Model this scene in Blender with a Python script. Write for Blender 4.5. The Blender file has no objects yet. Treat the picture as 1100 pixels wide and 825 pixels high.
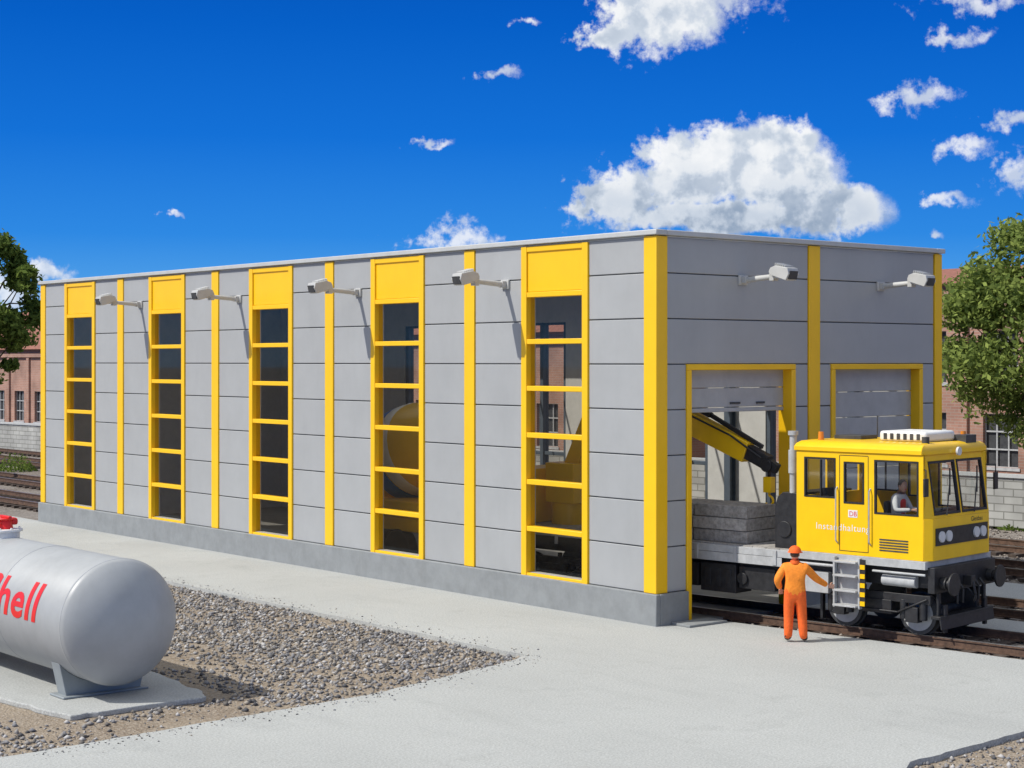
import bpy, bmesh, math, random
import numpy as np
from mathutils import Vector, Matrix
random.seed(7); np.random.seed(7)
sc=bpy.context.scene
sc.view_settings.view_transform='Standard'
try: sc.view_settings.look='None'
except Exception: pass
sc.view_settings.exposure=0
COL=sc.collection
# ------------------------------------------------------------------ materials
def nodes_of(m):
    m.use_nodes=True
    nt=m.node_tree; nt.nodes.clear()
    return nt
def N(nt,t,**kw):
    n=nt.nodes.new(t)
    for k,v in kw.items(): setattr(n,k,v)
    return n
def mat(name,c,rough=.5,metal=0,var=.08,scale=3.,bump=0.,bscale=60.,spec=.5,dirt=0.,island=0.,c2=None):
    m=bpy.data.materials.new(name); nt=nodes_of(m); L=nt.links
    out=N(nt,'ShaderNodeOutputMaterial'); b=N(nt,'ShaderNodeBsdfPrincipled')
    L.new(b.outputs[0],out.inputs[0])
    b.inputs['Roughness'].default_value=rough; b.inputs['Metallic'].default_value=metal
    b.inputs['Specular IOR Level'].default_value=spec
    g=N(nt,'ShaderNodeNewGeometry')
    n1=N(nt,'ShaderNodeTexNoise'); n1.inputs['Scale'].default_value=scale; n1.inputs['Detail'].default_value=4
    n1.inputs['Roughness'].default_value=.65
    L.new(g.outputs['Position'],n1.inputs['Vector'])
    mx=N(nt,'ShaderNodeMix',data_type='RGBA')
    c2=c2 or tuple(x*(1-2.2*var) for x in c)
    cc=tuple(min(1,x*(1+.6*var)) for x in c)
    mx.inputs[6].default_value=(*c2,1); mx.inputs[7].default_value=(*cc,1)
    mr=N(nt,'ShaderNodeMapRange'); mr.inputs[1].default_value=.3; mr.inputs[2].default_value=.65
    L.new(n1.outputs['Fac'],mr.inputs[0]); L.new(mr.outputs[0],mx.inputs[0])
    col=mx.outputs[2]
    if island:
        hs=N(nt,'ShaderNodeHueSaturation'); ma=N(nt,'ShaderNodeMapRange')
        ma.inputs[3].default_value=1-island; ma.inputs[4].default_value=1+island
        L.new(g.outputs['Random Per Island'],ma.inputs[0]); L.new(ma.outputs[0],hs.inputs['Value']); L.new(col,hs.inputs['Color']); col=hs.outputs[0]
    if dirt:
        n2=N(nt,'ShaderNodeTexNoise'); n2.inputs['Scale'].default_value=1.3; n2.inputs['Detail'].default_value=5; n2.inputs['Roughness'].default_value=.75
        mp=N(nt,'ShaderNodeMapping'); mp.inputs['Scale'].default_value=(1.6,1.6,.35)
        L.new(g.outputs['Position'],mp.inputs[0]); L.new(mp.outputs[0],n2.inputs['Vector'])
        m2=N(nt,'ShaderNodeMapRange'); m2.inputs[1].default_value=.5; m2.inputs[2].default_value=.75; m2.inputs[4].default_value=dirt
        L.new(n2.outputs['Fac'],m2.inputs[0])
        mx2=N(nt,'ShaderNodeMix',data_type='RGBA'); mx2.inputs[7].default_value=(c[0]*.45+.01,c[1]*.42+.01,c[2]*.38+.01,1)
        L.new(m2.outputs[0],mx2.inputs[0]); L.new(col,mx2.inputs[6]); col=mx2.outputs[2]
    L.new(col,b.inputs['Base Color'])
    if bump:
        n3=N(nt,'ShaderNodeTexNoise'); n3.inputs['Scale'].default_value=bscale; n3.inputs['Detail'].default_value=3
        L.new(g.outputs['Position'],n3.inputs['Vector'])
        bp=N(nt,'ShaderNodeBump'); bp.inputs['Strength'].default_value=bump; bp.inputs['Distance'].default_value=.02
        L.new(n3.outputs['Fac'],bp.inputs['Height']); L.new(bp.outputs[0],b.inputs['Normal'])
    return m
def glass(name,tint,fr=.5,refl=.035):
    m=bpy.data.materials.new(name); nt=nodes_of(m); L=nt.links
    out=N(nt,'ShaderNodeOutputMaterial'); mx=N(nt,'ShaderNodeMixShader')
    t=N(nt,'ShaderNodeBsdfTransparent'); t.inputs[0].default_value=(*tint,1)
    g=N(nt,'ShaderNodeBsdfGlossy'); g.inputs['Roughness'].default_value=.03; g.inputs[0].default_value=(.92,.96,1,1)
    f=N(nt,'ShaderNodeLayerWeight'); f.inputs[0].default_value=.5
    pw=N(nt,'ShaderNodeMath',operation='POWER'); pw.inputs[1].default_value=4; L.new(f.outputs['Facing'],pw.inputs[0])
    a=N(nt,'ShaderNodeMath',operation='MULTIPLY_ADD'); a.inputs[1].default_value=fr; a.inputs[2].default_value=refl
    L.new(pw.outputs[0],a.inputs[0]); L.new(a.outputs[0],mx.inputs[0]); L.new(t.outputs[0],mx.inputs[1]); L.new(g.outputs[0],mx.inputs[2]); L.new(mx.outputs[0],out.inputs[0])
    return m
M={}
M['panel']=mat('panel_grey',(.378,.388,.388),.55,var=.03,scale=.8,bump=.05,bscale=40,island=.025,dirt=.08)
M['gap']=mat('panel_joint',(.12,.125,.13),.8)
M['plinth']=mat('plinth_grey',(.255,.27,.275),.8,var=.07,bump=.15,dirt=.2)
M['cap']=mat('cap_trim',(.50,.51,.50),.5,var=.04)
M['yellow']=mat('yellow_paint',(.93,.545,.006),.42,var=.025,scale=1.2,bump=.03,dirt=.04)
M['inner']=mat('interior_wall',(.60,.61,.60),.8,var=.05)
M['floor']=mat('interior_floor',(.27,.27,.26),.6,var=.1)
M['lamp']=mat('lamp_grey',(.50,.50,.48),.45,var=.05)
M['lampglass']=mat('lamp_lens',(.62,.64,.66),.12,var=.02)
M['shutter']=mat('door_panel',(.42,.425,.42),.5,var=.05,dirt=.1)
M['glass']=glass('window_glass',(.80,.78,.74),.4,.03)
M['cabglass']=glass('cab_glass',(.86,.88,.88),.5,.04)
M['black']=mat('black_steel',(.022,.022,.024),.5,var=.25,scale=8,bump=.1)
M['dark']=mat('dark_grey',(.055,.057,.06),.55,var=.2,scale=6)
M['steelblue']=mat('steel_frame_paint',(.10,.13,.17),.5,var=.1)
M['steel']=mat('grey_frame',(.46,.47,.47),.5,var=.1,scale=5,dirt=.3)
M['rust']=mat('rusty_rail',(.13,.075,.048),.7,var=.25,scale=9)
M['railtop']=mat('rail_head',(.42,.40,.38),.3,metal=.8,var=.15)
M['sleeper']=mat('sleeper_wood',(.085,.062,.048),.9,var=.3,scale=7,bump=.3)
M['cabyellow']=mat('cab_yellow',(.93,.56,.005),.3,var=.03,scale=2,dirt=.10)
M['white']=mat('white_paint',(.78,.78,.76),.45,var=.04)
M['red']=mat('red_paint',(.72,.02,.015),.4,var=.05)
M['blue']=mat('blue_paint',(.03,.16,.55),.4,var=.05)
M['tank']=mat('tank_grey',(.385,.40,.405),.42,var=.05,scale=1.5,dirt=.14)
M['tanksup']=mat('tank_support',(.27,.30,.315),.55,var=.06,dirt=.2)
M['slabs']=mat('concrete_slabs',(.38,.36,.33),.9,var=.2,scale=12,bump=.3,island=.1)
M['orange']=mat('hivis_jacket',(.95,.28,.02),.75,var=.08,scale=14,bump=.4,bscale=22)
M['orange2']=mat('hivis_trousers',(.92,.14,.015),.75,var=.08,scale=14,bump=.4,bscale=22)
M['skin']=mat('skin',(.55,.30,.20),.55,var=.05)
M['hair']=mat('hair',(.05,.03,.02),.7)
M['boot']=mat('boots',(.03,.025,.02),.6)
M['shirt']=mat('shirt',(.70,.68,.66),.8,var=.06)
M['bark']=mat('bark',(.13,.095,.065),.95,var=.3,scale=12,bump=.6,bscale=20)
M['rubber']=mat('rubber',(.02,.02,.02),.85)
M['amber']=mat('amber_lens',(.75,.25,.02),.2)
M['roof']=mat('roof_tile',(.30,.12,.08),.85,var=.2,scale=5)
def leafmat(name,c):
    m=bpy.data.materials.new(name); nt=nodes_of(m); L=nt.links
    out=N(nt,'ShaderNodeOutputMaterial'); mx=N(nt,'ShaderNodeMixShader'); mx.inputs[0].default_value=.4
    d=N(nt,'ShaderNodeBsdfDiffuse'); t=N(nt,'ShaderNodeBsdfTranslucent')
    g=N(nt,'ShaderNodeNewGeometry'); r=N(nt,'ShaderNodeValToRGB')
    r.color_ramp.elements[0].color=(c[0]*.5,c[1]*.55,c[2]*.5,1); r.color_ramp.elements[1].color=(c[0]*1.5,c[1]*1.4,c[2]*1.2,1)
    L.new(g.outputs['Random Per Island'],r.inputs[0]); L.new(r.outputs[0],d.inputs[0]); L.new(r.outputs[0],t.inputs[0])
    L.new(d.outputs[0],mx.inputs[1]); L.new(t.outputs[0],mx.inputs[2]); L.new(mx.outputs[0],out.inputs[0]); return m
M['leaf']=leafmat('foliage',(.23,.30,.09)); M['leaf2']=leafmat('foliage_dark',(.16,.23,.06))
def stonemat(name,stops):
    m=bpy.data.materials.new(name); nt=nodes_of(m); L=nt.links
    out=N(nt,'ShaderNodeOutputMaterial'); b=N(nt,'ShaderNodeBsdfPrincipled'); b.inputs['Roughness'].default_value=.9
    g=N(nt,'ShaderNodeNewGeometry'); r=N(nt,'ShaderNodeValToRGB'); e=r.color_ramp.elements; r.color_ramp.interpolation='CONSTANT'
    e[0].color=(*stops[0],1); e[0].position=0; e[1].color=(*stops[-1],1); e[1].position=1-1/len(stops)
    for i,s in enumerate(stops[1:-1]): k=e.new((i+1)/len(stops)); k.color=(*s,1)
    L.new(g.outputs['Random Per Island'],r.inputs[0]); L.new(r.outputs[0],b.inputs['Base Color']); L.new(b.outputs[0],out.inputs[0]); return m
M['stone']=stonemat('gravel_stone',[(.08,.08,.085),(.18,.18,.19),(.27,.255,.24),(.13,.12,.11),(.22,.22,.23),(.33,.29,.24),(.44,.43,.42)])
M['ballast']=stonemat('ballast_stone',[(.09,.075,.06),(.17,.14,.115),(.24,.215,.19),(.33,.29,.25)])
def groundmat(name,ca,cb,cc,s1,s2,bump=.6):
    m=bpy.data.materials.new(name); nt=nodes_of(m); L=nt.links
    out=N(nt,'ShaderNodeOutputMaterial'); b=N(nt,'ShaderNodeBsdfPrincipled'); b.inputs['Roughness'].default_value=.95
    b.inputs['Specular IOR Level'].default_value=.2
    g=N(nt,'ShaderNodeNewGeometry')
    n1=N(nt,'ShaderNodeTexNoise'); n1.inputs['Scale'].default_value=s1; n1.inputs['Detail'].default_value=5; n1.inputs['Roughness'].default_value=.7
    v=N(nt,'ShaderNodeTexVoronoi'); v.inputs['Scale'].default_value=s2
    v2=N(nt,'ShaderNodeTexNoise'); v2.inputs['Scale'].default_value=s2*1.7; v2.inputs['Detail'].default_value=3
    for q in (n1,v,v2): L.new(g.outputs['Position'],q.inputs['Vector'])
    a=N(nt,'ShaderNodeMix',data_type='RGBA'); a.inputs[6].default_value=(*ca,1); a.inputs[7].default_value=(*cb,1)
    mr=N(nt,'ShaderNodeMapRange'); mr.inputs[1].default_value=.38; mr.inputs[2].default_value=.62
    L.new(n1.outputs['Fac'],mr.inputs[0]); L.new(mr.outputs[0],a.inputs[0])
    bw=N(nt,'ShaderNodeRGBToBW'); L.new(v.outputs['Color'],bw.inputs[0])
    a2=N(nt,'ShaderNodeMix',data_type='RGBA',blend_type='MIX'); a2.inputs[7].default_value=(*cc,1)
    mr2=N(nt,'ShaderNodeMapRange'); mr2.inputs[1].default_value=.35; mr2.inputs[2].default_value=.8; mr2.inputs[4].default_value=.75
    L.new(bw.outputs[0],mr2.inputs[0]); L.new(mr2.outputs[0],a2.inputs[0]); L.new(a.outputs[2],a2.inputs[6])
    L.new(a2.outputs[2],b.inputs['Base Color'])
    bp=N(nt,'ShaderNodeBump'); bp.inputs['Strength'].default_value=bump; bp.inputs['Distance'].default_value=.04
    ad=N(nt,'ShaderNodeMath',operation='ADD'); L.new(v.outputs['Distance'],ad.inputs[0]); L.new(v2.outputs['Fac'],ad.inputs[1])
    L.new(ad.outputs[0],bp.inputs['Height']); L.new(bp.outputs[0],b.inputs['Normal']); L.new(b.outputs[0],out.inputs[0]); return m
M['ground']=groundmat('railway_ballast',(.13,.105,.085),(.21,.19,.17),(.30,.27,.24),.25,14)
M['sand']=groundmat('sandy_gravel',(.22,.175,.13),(.31,.255,.19),(.37,.32,.26),.5,24)
def concretemat():
    m=bpy.data.materials.new('concrete_paving'); nt=nodes_of(m); L=nt.links
    out=N(nt,'ShaderNodeOutputMaterial'); b=N(nt,'ShaderNodeBsdfPrincipled'); b.inputs['Roughness'].default_value=.85
    g=N(nt,'ShaderNodeNewGeometry')
    def noi(s,d,r=.6,sc=(1,1,1)):
        mp=N(nt,'ShaderNodeMapping'); mp.inputs['Scale'].default_value=sc
        n=N(nt,'ShaderNodeTexNoise'); n.inputs['Scale'].default_value=s; n.inputs['Detail'].default_value=d; n.inputs['Roughness'].default_value=r
        L.new(g.outputs['Position'],mp.inputs[0]); L.new(mp.outputs[0],n.inputs['Vector']); return n.outputs['Fac']
    a=noi(.22,5,.6); f=noi(30,4,.85); s=noi(1.1,5,.75,(1,.25,1)); st=noi(.9,5,.8)
    def rng(x,lo,hi,o0,o1):
        r=N(nt,'ShaderNodeMapRange'); r.inputs[1].default_value=lo; r.inputs[2].default_value=hi; r.inputs[3].default_value=o0; r.inputs[4].default_value=o1; L.new(x,r.inputs[0]); return r.outputs[0]
    def mul(x,y):
        q=N(nt,'ShaderNodeMath',operation='MULTIPLY'); L.new(x,q.inputs[0]); L.new(y,q.inputs[1]); return q.outputs[0]
    v=mul(mul(mul(rng(a,.3,.7,.90,1.05),rng(f,.35,.65,.68,1.24)),rng(s,.52,.78,1.0,.88)),rng(st,.54,.72,1.0,.86))
    hs=N(nt,'ShaderNodeHueSaturation'); hs.inputs['Color'].default_value=(.425,.437,.422,1); L.new(v,hs.inputs['Value'])
    L.new(hs.outputs[0],b.inputs['Base Color'])
    bp=N(nt,'ShaderNodeBump'); bp.inputs['Strength'].default_value=.3; bp.inputs['Distance'].default_value=.01; L.new(f,bp.inputs['Height']); L.new(bp.outputs[0],b.inputs['Normal'])
    L.new(b.outputs[0],out.inputs[0]); return m
M['concrete']=concretemat()
def brickmat(name,c1,c2,mortar,w,h,ms=.012,rough=.9):
    m=bpy.data.materials.new(name); nt=nodes_of(m); L=nt.links
    out=N(nt,'ShaderNodeOutputMaterial'); b=N(nt,'ShaderNodeBsdfPrincipled'); b.inputs['Roughness'].default_value=rough
    g=N(nt,'ShaderNodeNewGeometry'); s=N(nt,'ShaderNodeSeparateXYZ'); L.new(g.outputs['Position'],s.inputs[0])
    ad=N(nt,'ShaderNodeMath',operation='ADD'); L.new(s.outputs[0],ad.inputs[0]); L.new(s.outputs[1],ad.inputs[1])
    c=N(nt,'ShaderNodeCombineXYZ'); L.new(ad.outputs[0],c.inputs[0]); L.new(s.outputs[2],c.inputs[1])
    t=N(nt,'ShaderNodeTexBrick'); t.inputs['Color1'].default_value=(*c1,1); t.inputs['Color2'].default_value=(*c2,1); t.inputs['Mortar'].default_value=(*mortar,1)
    t.inputs['Scale'].default_value=1; t.inputs['Brick Width'].default_value=w; t.inputs['Row Height'].default_value=h; t.inputs['Mortar Size'].default_value=ms
    L.new(c.outputs[0],t.inputs['Vector'])
    n=N(nt,'ShaderNodeTexNoise'); n.inputs['Scale'].default_value=.8; n.inputs['Detail'].default_value=5; L.new(g.outputs['Position'],n.inputs['Vector'])
    hs=N(nt,'ShaderNodeHueSaturation'); mr=N(nt,'ShaderNodeMapRange'); mr.inputs[1].default_value=.3; mr.inputs[2].default_value=.7; mr.inputs[3].default_value=.7; mr.inputs[4].default_value=1.15
    L.new(n.outputs['Fac'],mr.inputs[0]); L.new(mr.outputs[0],hs.inputs['Value']); L.new(t.outputs['Color'],hs.inputs['Color']); L.new(hs.outputs[0],b.inputs['Base Color'])
    L.new(b.outputs[0],out.inputs[0]); return m
M['brick']=brickmat('red_brick',(.42,.23,.17),(.36,.19,.14),(.39,.29,.24),.4,.12,.015)
M['stonewall']=brickmat('stone_blocks',(.46,.46,.43),(.38,.38,.36),(.22,.22,.2),.6,.24,.02)
# ------------------------------------------------------------------ mesh builder
def empty(name,loc=(0,0,0),rz=0):
    e=bpy.data.objects.new(name,None); COL.objects.link(e); e.location=loc; e.rotation_euler=(0,0,rz); e.empty_display_size=.5; return e
class MB:
    def __init__(s): s.v=[]; s.f=[]; s.m=[]
    def add(s,vs,fs,m=0):
        o=len(s.v); s.v+= [tuple(x) for x in vs]; s.f+=[tuple(i+o for i in f) for f in fs]; s.m+=[m]*len(fs); return s
    def box(s,x0,x1,y0,y1,z0,z1,m=0,X=None):
        vs=[Vector(p) for p in ((x0,y0,z0),(x1,y0,z0),(x1,y1,z0),(x0,y1,z0),(x0,y0,z1),(x1,y0,z1),(x1,y1,z1),(x0,y1,z1))]
        if X is not None: vs=[X@p for p in vs]
        return s.add(vs,[(0,3,2,1),(4,5,6,7),(0,1,5,4),(1,2,6,5),(2,3,7,6),(3,0,4,7)],m)
    def beam(s,p0,p1,w,h,m=0,w1=None,h1=None):
        p0=Vector(p0); p1=Vector(p1); d=(p1-p0).normalized(); up=Vector((0,0,1))
        if abs(d.z)>.97: up=Vector((0,1,0))
        a=d.cross(up).normalized(); b=a.cross(d).normalized(); w1=w1 or w; h1=h1 or h
        vs=[p0+a*sx*w/2+b*sy*h/2 for sx,sy in((-1,-1),(1,-1),(1,1),(-1,1))]+[p1+a*sx*w1/2+b*sy*h1/2 for sx,sy in((-1,-1),(1,-1),(1,1),(-1,1))]
        return s.add(vs,[(0,3,2,1),(4,5,6,7),(0,1,5,4),(1,2,6,5),(2,3,7,6),(3,0,4,7)],m)
    def cyl(s,p0,p1,r0,r1=None,n=16,m=0):
        p0=Vector(p0); p1=Vector(p1); r1=r0 if r1 is None else r1; d=(p1-p0).normalized()
        up=Vector((0,0,1)) if abs(d.z)<.95 else Vector((1,0,0)); a=d.cross(up).normalized(); b=a.cross(d)
        vs=[]
        for p,r in((p0,r0),(p1,r1)):
            for i in range(n): t=2*math.pi*i/n; vs.append(p+a*math.cos(t)*r+b*math.sin(t)*r)
        fs=[(i,(i+1)%n,n+(i+1)%n,n+i) for i in range(n)]+[tuple(range(n-1,-1,-1)),tuple(range(n,2*n))]
        return s.add(vs,fs,m)
    def tube(s,pts,r,n=8,m=0):
        for i in range(len(pts)-1): s.cyl(pts[i],pts[i+1],r,r,n,m)
        return s
    def rev(s,p0,axis,prof,n=32,m=0):
        p0=Vector(p0); d=Vector(axis).normalized(); up=Vector((0,0,1)) if abs(d.z)<.95 else Vector((1,0,0)); a=d.cross(up).normalized(); b=a.cross(d)
        vs=[];fs=[]
        for (h,r) in prof:
            for i in range(n): t=2*math.pi*i/n; vs.append(p0+d*h+a*math.cos(t)*r+b*math.sin(t)*r)
        for k in range(len(prof)-1):
            for i in range(n): fs.append((k*n+i,k*n+(i+1)%n,(k+1)*n+(i+1)%n,(k+1)*n+i))
        fs.append(tuple(range(n-1,-1,-1))); fs.append(tuple(range((len(prof)-1)*n,len(prof)*n)))
        return s.add(vs,fs,m)
    def ell(s,c,r,n=16,k=10,m=0,X=None):
        vs=[];fs=[]
        for j in range(k+1):
            ph=math.pi*j/k
            for i in range(n):
                t=2*math.pi*i/n; p=Vector((math.sin(ph)*math.cos(t)*r[0],math.sin(ph)*math.sin(t)*r[1],math.cos(ph)*r[2]))
                if X is not None: p=X.to_3x3()@p
                vs.append(Vector(c)+p)
        for j in range(k):
            for i in range(n): fs.append((j*n+i,(j+1)*n+i,(j+1)*n+(i+1)%n,j*n+(i+1)%n))
        return s.add(vs,fs,m)
    def prism(s,poly,vec,m=0):
        n=len(poly); vs=[Vector(p) for p in poly]+[Vector(p)+Vector(vec) for p in poly]
        return s.add(vs,[tuple(range(n-1,-1,-1)),tuple(range(n,2*n))]+[(i,(i+1)%n,n+(i+1)%n,n+i) for i in range(n)],m)
    def grid(s,o,U,V,T,us,vs_,holes,m=0):
        """wall with rectangular openings. holes: list of (u0,u1,v0,v1)"""
        o=Vector(o);U=Vector(U);V=Vector(V);T=Vector(T)
        us=sorted(set(us)|{h[0] for h in holes}|{h[1] for h in holes}); vv=sorted(set(vs_)|{h[2] for h in holes}|{h[3] for h in holes})
        def solid(i,j):
            if i<0 or j<0 or i>=len(us)-1 or j>=len(vv)-1: return False
            cu=(us[i]+us[i+1])/2; cv=(vv[j]+vv[j+1])/2
            return not any(h[0]<cu<h[1] and h[2]<cv<h[3] for h in holes)
        P=lambda i,j,k:o+U*us[i]+V*vv[j]+T*k
        for i in range(len(us)-1):
            for j in range(len(vv)-1):
                if not solid(i,j): continue
                q=[P(i,j,0),P(i+1,j,0),P(i+1,j+1,0),P(i,j+1,0),P(i,j,1),P(i+1,j,1),P(i+1,j+1,1),P(i,j+1,1)]
                fs=[(0,3,2,1),(4,5,6,7)]
                if not solid(i,j-1): fs.append((0,1,5,4))
                if not solid(i+1,j): fs.append((1,2,6,5))
                if not solid(i,j+1): fs.append((2,3,7,6))
                if not solid(i-1,j): fs.append((3,0,4,7))
                s.add(q,fs,m)
        return s
    def obj(s,name,mats,parent=None,bevel=0,smooth=True,weld=False,recalc=True):
        me=bpy.data.meshes.new(name); me.from_pydata(s.v,[],s.f)
        for k in (mats if isinstance(mats,(list,tuple)) else [mats]): me.materials.append(M[k] if isinstance(k,str) else k)
        me.polygons.foreach_set('material_index',s.m)
        if recalc or weld:
            bm=bmesh.new(); bm.from_mesh(me)
            if weld: bmesh.ops.remove_doubles(bm,verts=bm.verts,dist=.0008)
            if recalc: bmesh.ops.recalc_face_normals(bm,faces=bm.faces)
            bm.to_mesh(me); bm.free()
        if smooth:
            me.polygons.foreach_set('use_smooth',[True]*len(me.polygons)); me.set_sharp_from_angle(angle=math.radians(34))
        ob=bpy.data.objects.new(name,me); COL.objects.link(ob)
        if parent: ob.parent=parent
        if bevel:
            b=ob.modifiers.new('bevel','BEVEL'); b.width=bevel; b.segments=2; b.limit_method='ANGLE'; b.angle_limit=math.radians(40)
        return ob
def textmesh(name,body,size,matname,parent,fn,offset=0.0,maxedge=0,spacing=1.0):
    cu=bpy.data.curves.new(name+'_c','FONT'); cu.body=body; cu.size=size; cu.offset=offset; cu.space_character=spacing; cu.resolution_u=4
    o=bpy.data.objects.new('tmp',cu); COL.objects.link(o); bpy.context.view_layer.update()
    me=bpy.data.meshes.new_from_object(o.evaluated_get(bpy.context.evaluated_depsgraph_get()))
    bpy.data.objects.remove(o)
    bm=bmesh.new(); bm.from_mesh(me); bmesh.ops.triangulate(bm,faces=bm.faces)
    if maxedge:
        ys=[v.co.y for v in bm.verts]; y=min(ys)+maxedge
        while y<max(ys):
            bmesh.ops.bisect_plane(bm,geom=bm.verts[:]+bm.edges[:]+bm.faces[:],plane_co=(0,y,0),plane_no=(0,1,0)); y+=maxedge
    W=max(v.co.x for v in bm.verts)
    for v in bm.verts: v.co=fn(v.co,W)
    bm.to_mesh(me); bm.free(); me.materials.clear(); me.materials.append(M[matname]); me.name=name
    ob=bpy.data.objects.new(name,me); COL.objects.link(ob)
    if parent: ob.parent=parent
    return ob
# ------------------------------------------------------------------ camera
cam=bpy.data.cameras.new('camera'); co=bpy.data.objects.new('camera',cam); COL.objects.link(co); sc.camera=co
co.location=(-23.39,-23.71,5.18)
co.rotation_euler=(math.radians(90),0,-math.atan2(.6394,.7689))
cam.lens=59.6; cam.sensor_width=36; cam.shift_y=-.0223; cam.clip_end=3000; cam.clip_start=.1
# ------------------------------------------------------------------ sun + world
travel=Vector((1,-.42,-1.18)).normalized()
sl=bpy.data.lights.new('sun','SUN'); sl.energy=4.1; sl.angle=math.radians(.5); sl.color=(1,.96,.89)
so=bpy.data.objects.new('sun',sl); COL.objects.link(so); so.rotation_euler=travel.to_track_quat('-Z','Y').to_euler(); so.location=(-30,10,40)
w=bpy.data.worlds.new('World'); sc.world=w; w.use_nodes=True; nt=w.node_tree; nt.nodes.clear(); L=nt.links
BG=.14
wo=N(nt,'ShaderNodeOutputWorld'); bg=N(nt,'ShaderNodeBackground'); bg.inputs[1].default_value=BG; L.new(bg.outputs[0],wo.inputs[0])
sky=N(nt,'ShaderNodeTexSky',sky_type='NISHITA'); sky.sun_disc=False; sky.sun_elevation=math.asin(-travel.z); sky.sun_rotation=math.atan2(-travel.x,-travel.y)
tc=N(nt,'ShaderNodeTexCoord'); sp=N(nt,'ShaderNodeSeparateXYZ'); L.new(tc.outputs['Generated'],sp.inputs[0])
def mth(op,a,b=None,c=None,clamp=False):
    n=N(nt,'ShaderNodeMath',operation=op); n.use_clamp=clamp
    for i,x in enumerate((a,b,c)):
        if x is None: continue
        if isinstance(x,(int,float)): n.inputs[i].default_value=x
        else: L.new(x,n.inputs[i])
    return n.outputs[0]
def vm(op,a,b):
    n=N(nt,'ShaderNodeVectorMath',operation=op)
    for i,x in enumerate((a,b)):
        if x is None: continue
        if isinstance(x,tuple): n.inputs[i].default_value=x
        else: L.new(x,n.inputs[i])
    return n
def mr(x,a,b,c=0.,d=1.,smooth=True):
    n=N(nt,'ShaderNodeMapRange'); n.interpolation_type='SMOOTHSTEP' if smooth else 'LINEAR'
    for i,v in enumerate((a,b,c,d)): n.inputs[i+1].default_value=v
    L.new(x,n.inputs[0]); return n.outputs[0]
az=mth('MULTIPLY',mth('ARCTAN2',sp.outputs[0],sp.outputs[1]),57.2958); el=mth('MULTIPLY',mth('ARCSINE',sp.outputs[2]),57.2958)
cb=N(nt,'ShaderNodeCombineXYZ'); L.new(az,cb.inputs[0]); L.new(el,cb.inputs[1]); P=cb.outputs[0]
def noise3(vec,s,d,r=.6):
    n=N(nt,'ShaderNodeTexNoise',noise_dimensions='2D'); n.inputs['Scale'].default_value=s; n.inputs['Detail'].default_value=d; n.inputs['Roughness'].default_value=r; L.new(vec,n.inputs['Vector']); return n
nz=noise3(P,.55,5,.55)
wp=vm('MULTIPLY',vm('SUBTRACT',nz.outputs['Color'],(.5,.5,.5)).outputs[0],(2.6,1.7,0))
Pw=vm('ADD',P,wp.outputs[0]).outputs[0]
big=[(43.3,5.6,1.7,1.15),(45.4,6.2,1.9,1.35),(47.4,6.7,2.0,1.5),(49.3,6.05,1.9,1.4),(50.9,5.1,1.5,1.0),(47.0,4.85,4.9,.8),(48.9,7.3,1.4,.8),(44.6,11.6,2.3,1.5),(43.0,10.9,1.2,.6)]
small=[(46.6,12.0,2.2,.7),(53.2,8.65,1.2,.42),(54.8,7.1,1.1,.48),(56.4,5.95,1.2,.75),(54.95,11.4,1.8,.36),(56.1,7.9,.95,.3),(54.15,5.2,.7,.22),(54.5,10.4,1.0,.28),(53.95,4.15,.45,.18),
(38.1,4.1,1.9,.5),(39.1,9.4,.9,.24),(37.0,7.3,.7,.17),(40.5,11.3,.55,.16),(28.2,4.85,.3,.13),(24.1,3.0,1.0,.35),(23.0,2.3,1.6,.8)]
def field(bl):
    D=None
    for (a,e,ra,re) in bl:
        s_=vm('SUBTRACT',Pw,(a,e,0)).outputs[0]; q=vm('MULTIPLY',s_,(1/ra,1/re,0)).outputs[0]; ln=vm('LENGTH',q,None).outputs['Value']
        if D is None: D=ln
        else:
            n=N(nt,'ShaderNodeMath',operation='SMOOTH_MIN'); L.new(D,n.inputs[0]); L.new(ln,n.inputs[1]); n.inputs[2].default_value=.15; D=n.outputs[0]
    return D
fine=noise3(P,2.2,6,.62).outputs['Fac']
D1=mth('ADD',field(big),mth('MULTIPLY',mth('SUBTRACT',fine,.5),-.75))
D2=mth('ADD',field(small),mth('MULTIPLY',mth('SUBTRACT',fine,.5),-2.1))
mask1=mr(D1,.62,1.04,1,0); mask2=mth('MULTIPLY',mr(D2,.05,1.1,1,0),.78)
mask=mth('MAXIMUM',mask1,mask2)
n_o=N(nt,'ShaderNodeTexNoise'); n_o.inputs['Scale'].default_value=2.2; n_o.inputs['Detail'].default_value=4; L.new(tc.outputs['Generated'],n_o.inputs['Vector'])
over=mth('MULTIPLY',mr(n_o.outputs['Fac'],.42,.58),mr(el,17,30))  # clouds overhead, out of view, added for white fill light
mask=mth('MAXIMUM',mask,over)
sh=vm('ADD',P,(.5,-.42,0)).outputs[0]
n_a=noise3(P,.62,5,.55).outputs['Fac']; n_b=noise3(sh,.62,5,.55).outputs['Fac']
puff=mr(mth('SUBTRACT',n_a,n_b),-.14,.10)
base=mth('MAXIMUM',mr(el,4.3,6.9),mr(mth('ABSOLUTE',mth('SUBTRACT',az,47.2)),4.8,6.5))
core=mr(D1,.1,1.0)
shade=mth('MULTIPLY_ADD',puff,.42,mth('MULTIPLY_ADD',base,.38,mth('MULTIPLY',core,.22)),clamp=True)
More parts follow.
